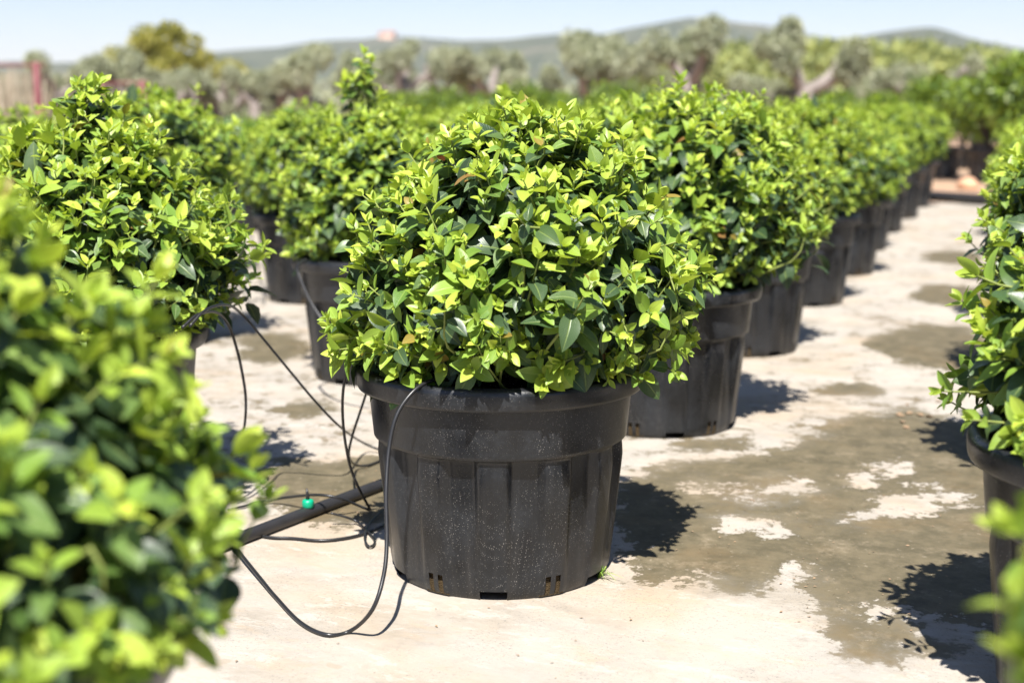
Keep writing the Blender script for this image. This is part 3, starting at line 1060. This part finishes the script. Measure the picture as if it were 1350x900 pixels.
# ------------------------------------------------------------------ olive trees
def olive_parts(seed, dense=1.0, stubs=True):
    g = np.random.default_rng(seed)
    trunk_h = g.uniform(1.2, 1.65)
    lean = g.normal(size=2) * 0.12
    tp = smooth_path([[0, 0, -0.1], [lean[0] * 0.3, lean[1] * 0.3, trunk_h * 0.5], [lean[0], lean[1], trunk_h]], 4)
    trunk = tubes_mesh('trunk', [(tp, np.linspace(0.34, 0.24, len(tp)) * (1 + 0.12 * np.sin(np.arange(len(tp)) * 1.7)))], 10)
    n = len(trunk.vertices)
    co = np.zeros(n * 3, np.float32)
    trunk.vertices.foreach_get('co', co)
    co = co.reshape(-1, 3)
    a = np.arctan2(co[:, 1], co[:, 0])
    co[:, :2] *= (1 + 0.16 * np.sin(3 * a + 2 * co[:, 2]) + 0.05 * np.sin(7 * a))[:, None]
    trunk.vertices.foreach_set('co', co.ravel())
    trunk.materials.append(M_BARK)
    limbs, clumps = [], []
    nl = int(g.integers(4, 7))
    for k in range(nl):
        az = k / nl * 6.28 + g.uniform(-0.4, 0.4)
        el = g.uniform(0.35, 1.3)
        d = np.array([math.cos(az) * math.cos(el), math.sin(az) * math.cos(el), math.sin(el)])
        ln = g.uniform(0.8, 1.5)
        p0 = np.array([lean[0], lean[1], trunk_h - 0.12])
        p1 = p0 + d * ln * 0.5 + g.normal(size=3) * 0.06
        p2 = p0 + d * ln + np.array([0, 0, 0.1])
        limbs.append((smooth_path([p0, p1, p2], 4), np.linspace(0.15, 0.085, 9) * g.uniform(0.8, 1.2)))
        if stubs and g.uniform() < 0.25:
            continue                                               # a pruned stub left bare
        for _ in range(int(g.integers(2, 5))):
            c = p1 + (p2 - p1) * g.uniform(0.75, 1.25) + g.normal(size=3) * np.array([0.16, 0.16, 0.15])
            clumps.append((c, np.array([0.31, 0.31, 0.29]) * g.uniform(0.6, 1.25)))
    for _ in range(1):
        a_ = g.uniform(0, 6.28)
        clumps.append((np.array([lean[0] + 0.4 * math.cos(a_), lean[1] + 0.4 * math.sin(a_), trunk_h * g.uniform(0.7, 1.0)]), np.array([0.25, 0.25, 0.3])))
    lm = [tubes_mesh('limb', [l_], 8) for l_ in limbs]
    for m_ in lm:
        m_.materials.append(M_BARK)
    crown = mass('crown', clump_leaves(seed + 1, clumps, int(520 * dense), 0.15, 0.2, (0.3, 0.35)), NARROW, M_OLIVE)
    lv, lq, lt = tube_arrays([[lean[0] * 0.05, lean[1] * 0.05, -0.1], [lean[0] * 0.2, lean[1] * 0.2, trunk_h * 0.3], [lean[0] * 0.35, lean[1] * 0.35, trunk_h * 0.55]], [0.42, 0.38, 0.36], 12)
    lime = np_mesh('limewash', lv, [lq, lt])
    lime.materials.append(M_LIME)
    return trunk, lm, crown, lime


OLIVES = [olive_parts(500 + 10 * k, 1.0, k in (2, 4)) for k in range(7)]
OL = [  # photo column, depth, photo row of its top, prototype, limewashed
    (18, 36, 92, 0, 0), (88, 36, 72, 1, 0), (138, 40, 66, 2, 0), (186, 37, 74, 3, 0), (222, 34, 92, 4, 1), (243, 38, 96, 5, 1), (265, 36, 90, 6, 1),
    (283, 39, 98, 0, 1), (300, 37, 92, 1, 1), (317, 36, 96, 2, 1), (346, 35, 88, 3, 0), (374, 38, 92, 6, 0), (418, 31, 62, 5, 0), (474, 34, 72, 6, 0),
    (536, 33, 54, 0, 0), (588, 36, 74, 2, 0), (618, 35, 70, 3, 0), (655, 33, 66, 1, 0), (694, 35, 72, 4, 0), (764, 31, 46, 5, 0), (806, 36, 52, 6, 0),
    (846, 36, 86, 2, 0), (906, 30, 30, 3, 0), (958, 37, 100, 1, 0), (990, 37, 98, 0, 0), (1052, 29, 30, 4, 0), (1112, 33, 100, 0, 0), (1168, 33, 84, 6, 1),
    (1222, 32, 74, 2, 0), (1268, 36, 90, 3, 0), (1312, 35, 96, 5, 0), (1346, 37, 92, 1, 0)]
OTOP = [max(c_.z for c_ in [v_.co for v_ in o_[2].vertices]) for o_ in OLIVES]
n_w = n_s = n_o = 0
for px, dep, ty, k, lw in OL:
    s = (H + (138 - ty) / F * dep) / (OTOP[k] * 0.95)
    x, y = gat(px, dep)
    if lw:
        n_w += 1
        lab = f'olive tree with limewashed pale trunk base, {ORD[n_w]} from the red steel frames'
    elif px == 1052:
        lab = 'old olive tree with thick bare cut limbs forking above a stout pale trunk'
    elif px == 908:
        lab = 'tall olive tree with a dark forked trunk below the highest hilltop'
    elif px == 418:
        lab = 'dark-trunked olive tree between the yellow-green tree and the spired shrub'
    elif px < 200:
        n_s += 1
        lab = f'silvery olive tree behind the red steel frames, {ORD[n_s]} from the tall frame end'
    else:
        n_o += 1
        lab = f'pruned grey-green olive tree, {ORD[n_o]} unwashed trunk counted from the yellow-green tree'
    root = link('olive_tree', None, label=lab, cat='olive tree', group='olive trees behind the nursery rows')
    root.location = (x, y, -0.03)
    root.rotation_euler.z = prg.uniform(0, 6.28)
    root.scale = (s, s, s)
    tr, lm, cr, li = OLIVES[k]
    t_ = link('trunk', tr, root)
    for m_ in lm:
        link('limb', m_, t_)
    link('crown', cr, root)
    if lw:
        link('limewash', li, t_)

# the big yellow-green tree
g9 = np.random.default_rng(900)
x, y = gat(232, 62)
root = link('broadleaf_tree', None, label='large yellow-green broadleaf tree rising above the olive trees', cat='tree')
root.location = (x, y, -0.03)
cl, lb = [], []
for k in range(30):
    a, rr = g9.uniform(0, 6.28), g9.uniform(0.2, 3.2)
    zt = 1.8 + (1 - (rr / 3.9) ** 2) * 2.3 * g9.uniform(0.35, 1.08)
    cl.append((np.array([rr * math.cos(a), rr * math.sin(a), zt]), np.array([0.7, 0.7, 0.45]) * g9.uniform(0.5, 1.1)))
    if k % 3 == 0:
        lb.append((smooth_path([[0, 0, 1.0], [rr * math.cos(a) * 0.4, rr * math.sin(a) * 0.4, 1.9], cl[-1][0]], 4), np.linspace(0.12, 0.03, 9)))
tm = tubes_mesh('trunk', [(smooth_path([[0, 0, -0.1], [0.05, 0, 0.6], [0, 0.05, 1.4]], 4), np.linspace(0.3, 0.2, 9))], 10)
t_ = link('trunk', tm, root, M_DARKBARK)
for l_ in lb:
    link('limb', tubes_mesh('limb', [l_], 6), t_, M_DARKBARK)
link('crown', mass('crown', clump_leaves(901, cl, 190, 0.26, 0, (0.3, 0.3)), QUAD, M_OAK), root)
x, y = gat(318, 66)
root = link('broadleaf_tree', None, label='smaller yellow-green tree leaning out beside the large broadleaf tree', cat='tree')
root.location = (x, y, -0.03)
cl = [(np.array([g9.normal() * 0.7, g9.normal() * 0.7, g9.uniform(1.4, 2.7)]), np.array([0.5, 0.5, 0.4]) * g9.uniform(0.7, 1.1)) for _ in range(12)]
tm = tubes_mesh('trunk', [(smooth_path([[0, 0, -0.1], [0.05, 0, 0.6], [0, 0.05, 2.0]], 4), np.linspace(0.16, 0.06, 9))], 8)
link('trunk', tm, root, M_DARKBARK)
link('crown', mass('crown', clump_leaves(902, cl, 150, 0.26, 0, (0.35, 0.3)), QUAD, M_OAK), root)

# far pine wood on the rising ground at the right, and scrub behind the olives
cl = []
for _ in range(620):
    px = g9.uniform(790, 1700)
    dep = g9.uniform(110, 190)
    x, y = gat(px, dep)
    top_px = np.interp(px, [790, 860, 950, 1010, 1100, 1200, 1350, 1700], [100, 84, 62, 64, 58, 62, 76, 84])
    zt = H + (138 - top_px) / F * dep * g9.uniform(0.6, 1.0)
    r_ = g9.uniform(0.9, 1.7)
    cl.append((np.array([x, y, zt - r_ * 0.7]), np.array([r_, r_, r_ * 0.9])))
    cl.append((np.array([x, y, zt * 0.45]), np.array([r_, r_, zt * 0.4])))
link('pine_wood', mass('pine_wood', clump_leaves(903, cl, 75, 0.75, 0, (0.3, 0.3)), QUAD, M_PINE),
     label='far band of yellow-green pine wood below the hills', cat='pine wood', kind='stuff')
cl = []
for _ in range(330):
    px = g9.uniform(-250, 800)
    dep = g9.uniform(60, 95)
    x, y = gat(px, dep)
    zt = g9.uniform(1.0, 2.3)
    cl.append((np.array([x, y, zt * 0.5]), np.array([1.1, 1.1, zt * 0.55])))
link('scrub', mass('scrub', clump_leaves(904, cl, 60, 0.5, 0, (0.5, 0.3)), NARROW, M_OLIVE),
     label='low grey scrub filling the ground behind the olive trees', cat='scrub', kind='stuff')

# dry reeds left of the red frame
V, Q, D, b = [], [], [], 0
for _ in range(1500):
    px = g9.uniform(-140, 72)
    dep = g9.uniform(27, 30)
    x, y = gat(px, dep)
    hh = g9.uniform(0.7, 1.6)
    an = g9.uniform(0, 3.14)
    s_ = np.array([math.cos(an), math.sin(an), 0]) * g9.uniform(0.015, 0.05)
    tip = np.array([x + g9.normal() * 0.15, y + g9.normal() * 0.15, hh])
    p0 = np.array([x, y, -0.05])
    V += [p0 - s_, p0 + s_, tip + s_ * 0.3, tip - s_ * 0.3]
    dd = [np.clip(g9.normal(0.35, 0.3), 0, 1), g9.uniform(), 0, 1]
    D += [dd] * 4
    Q.append([b, b + 1, b + 2, b + 3])
    b += 4
rm = np_mesh('dry_reeds', V, np.array(Q), True, None, D)
rm.materials.append(M_DRY)
link('dry_reeds', rm, label='beige dry reeds growing behind the red steel frames', cat='reeds', kind='stuff')


# red steel frames
def steel_frame(px0, px1, dep, hgt, label):
    x0, y0 = gat(px0, dep)
    x1, y1 = gat(px1, dep)
    root = link('steel_frame', None, label=label, cat='steel frame', group='red steel frames by the reeds')
    root.location = (x1, y1, -0.03)
    w_ = math.hypot(x1 - x0, y1 - y0)
    root.rotation_euler.z = math.atan2(y0 - y1, x0 - x1)
    for u in (0.0, w_):
        V, Q = box_arrays((u, 0, hgt / 2), (0.1, 0.1, hgt))
        v2, q2 = box_arrays((u + 0.1, 0, 0.45), (0.12, 0.11, 0.9), 8)
        v2[:, 0] -= (v2[:, 2] > 0.5) * 0.12
        link('post', np_mesh('post', np.concatenate([V, v2]), np.concatenate([Q, q2]), False), root, M_RED)
    V, Q = box_arrays((w_ / 2, 0, hgt - 0.05), (w_ + 0.3, 0.05, 0.05))
    link('beam', np_mesh('beam', V, Q, False), root, M_RED)


steel_frame(-70, 69, 25.5, 1.66, 'tall dark red steel frame with a thin top beam before dry reeds')
steel_frame(150, 203, 29.2, 1.40, 'low dark red steel frame behind the cone-shaped shrub tip')

# pink building on the hilltop
d_ = ray(511, 50)
p = EYE + d_ * (1965 / np.linalg.norm(d_[:2]))
root = link('hilltop_building', None, label='small pinkish building on the crest of the far hill', cat='building')
root.location = (p[0], p[1], p[2] - 6)
V, Q = box_arrays((0, 0, 3), (22, 14, 16))
link('wall', np_mesh('wall', V, Q, False), root, M_BUILD)
rv = np.array([[-12, -8, 11], [12, -8, 11], [12, 8, 11], [-12, 8, 11], [-12, 0, 15], [12, 0, 15]], float)
link('roof', np_mesh('roof', rv, [np.array([[0, 1, 5, 4], [2, 3, 4, 5], [0, 3, 2, 1]]), np.array([[0, 4, 3], [1, 2, 5]])], False), root, simple('roof_tiles', (0.4, 0.2, 0.13), 0.9))

# ------------------------------------------------------------------ drip irrigation
a_, b_ = on(365, 699), on(505, 645)
dirp = unit(b_ - a_)
pp = [a_ - dirp * 2.3, a_ - dirp * 0.5, a_, b_, b_ + dirp * 0.7, np.array([-1.2, 6.0, 0]), np.array([-1.22, 12.4, 0])]
pp = [np.array([q[0], q[1], 0.0135]) for q in pp]
root = link('supply_pipe', None, label='thick black irrigation supply pipe lying on the concrete', cat='pipe')
root.location = tuple(pp[2])
link('pipe', tubes_mesh('pipe', [(smooth_path(pp, 8) - pp[2], 0.0135)], 14), root, M_PIPE)
gpt = on(420, 674, 0.02)
gpt = np.array([*(a_ + dirp * ((gpt - a_) @ dirp))[:2], 0.0245]) - pp[2]
prof = [(0.0, 0.0), (0.0105, 0.0), (0.0125, 0.003), (0.0125, 0.013), (0.011, 0.017), (0.006, 0.0185), (0.0, 0.0185)]
n2 = 14
rv = [[r_ * (1 + 0.05 * (k % 2)) * math.cos(6.2832 * k / n2), r_ * (1 + 0.05 * (k % 2)) * math.sin(6.2832 * k / n2), z_] for r_, z_ in prof for k in range(n2)]
rq = [[i * n2 + k, i * n2 + (k + 1) % n2, (i + 1) * n2 + (k + 1) % n2, (i + 1) * n2 + k] for i in range(len(prof) - 1) for k in range(n2)]
dr = link('dripper', np_mesh('dripper', rv, np.array(rq)), root, M_GREEN)
dr.location = tuple(gpt)
dr['label'] = 'bright green dripper cap on the pipe'
sp_ = link('spigot', tubes_mesh('spigot', [(np.array([[0, 0, 0.016], [-0.001, 0, 0.03], [-0.002, 0, 0.042]]), np.array([0.005, 0.0035, 0.002]))], 8), dr, M_TUBE)


def tube_px(label, pts, r=0.0036):
    """pts: (px, py, 'g' height above ground) or (px, py, depth)"""
    P = []
    for p in pts:
        P.append(on(p[0], p[1], p[3]) if len(p) == 4 else at(p[0], p[1], p[2]))
    P = np.array(P)
    o = P[0].copy()
    ob = link('drip_tube', tubes_mesh('drip_tube', [(smooth_path(P - o, 7), r)], 8), None, M_TUBE, label, 'drip tube', 'thin drip irrigation tubes')
    ob.location = tuple(o)
    return ob


G = 'g'
tube_px('thin black tube looping from the speckled pot rim down to the concrete',
        [(622, 512, 2.47), (600, 503, 2.42), (575, 500, 2.385), (548, 513, 2.355), (524, 545, 2.34), (513, 590, 2.33), (509, 650, 2.31), (510, 710, 2.29), (506, 757, 2.27), (491, 803, 2.255),
         (462, 831, G, 0.006), (430, 836, G, 0.005), (396, 820, G, 0.005), (364, 787, G, 0.006), (345, 764, G, 0.01), (310, 720, G, 0.02), (265, 660, G, 0.05)])
tube_px('thin black tube drooping behind the left rim of the speckled pot to the ground',
        [(498, 484, 2.62), (476, 480, 2.66), (459, 487, 2.70), (452, 520, 2.74), (453, 565, 2.80), (461, 612, 2.85), (473, 643, 2.88), (488, 671, G, 0.005)], 0.003)
tube_px('thin black tube crossing behind the speckled pot and curling on the ground',
        [(500, 478, 2.95), (488, 504, 2.95), (474, 545, 3.0), (464, 576, 3.05), (460, 600, 3.1), (468, 612, G, 0.02), (485, 613, G, 0.006), (505, 606, G, 0.005), (530, 600, G, 0.005)], 0.003)
tube_px('thin grey tube arching over the supply pipe near the green dripper',
        [(300, 672, G, 0.005), (355, 659, G, 0.01), (390, 654, G, 0.03), (420, 652, G, 0.05), (447, 656, G, 0.045), (470, 665, G, 0.02), (487, 672, G, 0.006)], 0.003)
tube_px('thin black tube lying in a small curl on the concrete beside the speckled pot',
        [(436, 676, G, 0.03), (455, 681, G, 0.02), (472, 688, G, 0.008), (486, 702, G, 0.005), (494, 712, G, 0.005), (491, 719, G, 0.006), (484, 718, G, 0.007), (481, 706, G, 0.009), (487, 690, G, 0.009), (505, 672, G, 0.008)], 0.0026)
tube_px('thin black tube lying along the ground between the supply pipe and the speckled pot',
        [(300, 695, G, 0.005), (350, 707, G, 0.005), (385, 709, G, 0.005), (425, 712, G, 0.005), (465, 707, G, 0.005), (495, 697, G, 0.005), (530, 680, G, 0.005)], 0.003)
tube_px('long thin black tube stretched from the cone-shaped shrub down to the ground',
        [(250, 430, 2.70), (272, 408, 2.74), (300, 402, 2.84), (322, 417, 2.96), (350, 450, 3.02), (383, 490, 3.07), (415, 528, 3.12), (448, 562, 3.2), (480, 584, G, 0.03), (515, 598, G, 0.006)], 0.003)
tube_px('thin black tube hanging from the cone-shaped shrub straight to the ground',
        [(240, 432, 2.70), (262, 414, 2.74), (286, 412, 2.84), (302, 430, 2.94), (313, 463, 3.0), (320, 495, 3.02), (324, 525, 3.05), (323, 556, 3.12), (318, 580, G, 0.006), (305, 600, G, 0.005)], 0.0032)
tube_px('thin grey tube slanting across the pot of the spired shrub',
        [(404, 342, 4.05), (392, 352, 4.0), (398, 372, 3.97), (412, 402, 3.93), (432, 430, 3.9), (452, 450, 3.88), (475, 462, 3.86)], 0.0042)
tube_px('faint thin tube standing in a bow between the second and third shrub rows',
        [(300, 330, G, 0.005), (306, 308, 6.0), (318, 292, 6.0), (330, 306, 6.0), (335, 334, G, 0.005)], 0.004)
tube_px('faint thin tube slung between pots of the outer shrub rows',
        [(292, 262, 7.0), (310, 250, 7.0), (330, 236, 7.0)], 0.006)

# pipe lying across the end of the path
p0, p1 = on(1100, 257), on(1420, 279)
root = link('cross_pipe', None, label='dark pipe lying across the far end of the concrete path', cat='pipe')
root.location = (p1[0], p1[1], 0.05)
link('pipe', tubes_mesh('pipe', [(np.array([(p0 - p1) * t for t in np.linspace(0, 1, 9)]) + np.array([0, 0, 0.0]), 0.05)], 12), root, M_PIPE)

# orange stone at the path end
g7 = np.random.default_rng(70)
import bmesh
bm = bmesh.new()
bmesh.ops.create_icosphere(bm, subdivisions=3, radius=1)
for v in bm.verts:
    d = np.array(v.co)
    k = 1 + 0.12 * math.sin(3 * d[0] + 1) + 0.1 * math.sin(4 * d[1]) + 0.07 * math.sin(5 * d[2] + 2 * d[0])
    v.co = Vector((d[0] * 0.125 * k, d[1] * 0.1 * k, max(-0.03, d[2] * 0.095 * k) + 0.03))
me = bpy.data.meshes.new('stone')
bm.to_mesh(me)
bm.free()
me.polygons.foreach_set('use_smooth', np.ones(len(me.polygons), dtype=bool))
p = on(1275, 246)
o = link('stone', me, None, M_STONE, 'rounded orange stone on bare soil past the path end', 'stone')
o.location = (p[0], p[1], -0.03)

# weed at the base of the speckled pot
g8 = np.random.default_rng(80)
wp = on(788, 762)
V, Q, D, b = [], [], [], 0
for _ in range(16):
    a = g8.uniform(-1.1, 1.3) + PS
    d = np.array([math.cos(a), math.sin(a), 0])
    s_ = np.array([-d[1], d[0], 0])
    ln = g8.uniform(0.02, 0.055)
    dd = [g8.uniform(0, 0.6), g8.uniform(), 0, 1]
    for t in (0, 0.5, 1.0):
        c = d * ln * t + np.array([0, 0, 0.018 * math.sin(2.6 * t) * g8.uniform(0.7, 1.3)])
        V += [c - s_ * 0.0022 * (1 - 0.85 * t), c + s_ * 0.0022 * (1 - 0.85 * t)]
        D += [dd, dd]
    Q += [[b, b + 1, b + 3, b + 2], [b + 2, b + 3, b + 5, b + 4]]
    b += 6
wm_ = np_mesh('weed', V, np.array(Q), True, None, D)
wm_.materials.append(M_WEED)
o = link('weed', wm_, None, None, 'small grass weed sprouting at the foot of the speckled pot', 'weed')
o.location = (wp[0], wp[1], 0.0)

# dead leaves caught in the shrub, litter on the concrete
for (px, py, dep, sc_) in [(612, 405, 2.33, 0.034), (586, 212, 2.42, 0.02), (765, 500, 2.40, 0.022)]:
    c = at(px, py, dep) - np.array([M0[0], M0[1], 0])
    v, f, uv = LEAVES[4]
    m_ = np_mesh('dead_leaf', v * sc_, f, True, uv)
    o = link('dead_leaf', m_, main, M_DEAD)
    o.location = tuple(c)
    o.rotation_euler = (0.9, 0.5, 1.2 + px)
    o['label'] = 'reddish brown dead leaf'
pos, dr_, no_, ln_ = [], [], [], []
spots = [(445, 652, 40, 14), (495, 620, 26, 14), (1205, 548, 30, 12), (1000, 640, 220, 40), (480, 690, 60, 20), (1150, 780, 120, 40), (400, 560, 80, 18), (700, 840, 260, 20), (1000, 700, 150, 40)]
for cx, cy_, sx, n_ in spots:
    for _ in range(n_):
        p = on(cx + g8.normal() * sx * 0.6, cy_ + g8.normal() * sx * 0.22, 0.002)
        pos.append(p)
        a = g8.uniform(0, 6.28)
        dr_.append([math.cos(a), math.sin(a), 0.15])
        no_.append([g8.normal() * 0.25, g8.normal() * 0.25, 1])
        ln_.append(g8.uniform(0.003, 0.009) if cx != 1205 else g8.uniform(0.02, 0.04))
dr_ = unit(dr_)
no_ = np.array(no_)
no_ = unit(no_ - dr_ * np.sum(no_ * dr_, 1, keepdims=True))
L = dict(pos=np.array(pos), dir=dr_, nor=no_, side=np.cross(dr_, no_), len=np.array(ln_), age=np.zeros(len(pos)), var=np.zeros(len(pos), int), rnd=g8.uniform(size=len(pos)))
link('leaf_litter', mass('leaf_litter', L, QUAD, M_LITTER), label='scattered crumbs of dry leaf litter on the concrete', cat='litter', kind='stuff')

# ------------------------------------------------------------------ haze
V, Q = box_arrays((0, 0, 74), (8600, 8600, 160))
t = NT('haze_air')
pv = t.n('VolumePrincipled')
pv.inputs['Color'].default_value = (0.92, 0.95, 1.0, 1)
pv.inputs['Density'].default_value = 0.00014
pv.inputs['Anisotropy'].default_value = 0.0
t.t.links.new(pv.outputs[0], t.out.inputs['Volume'])
link('haze', np_mesh('haze', V, Q, False), None, t.m, label='thin pale summer haze over the nursery and hills', cat='haze', kind='stuff')
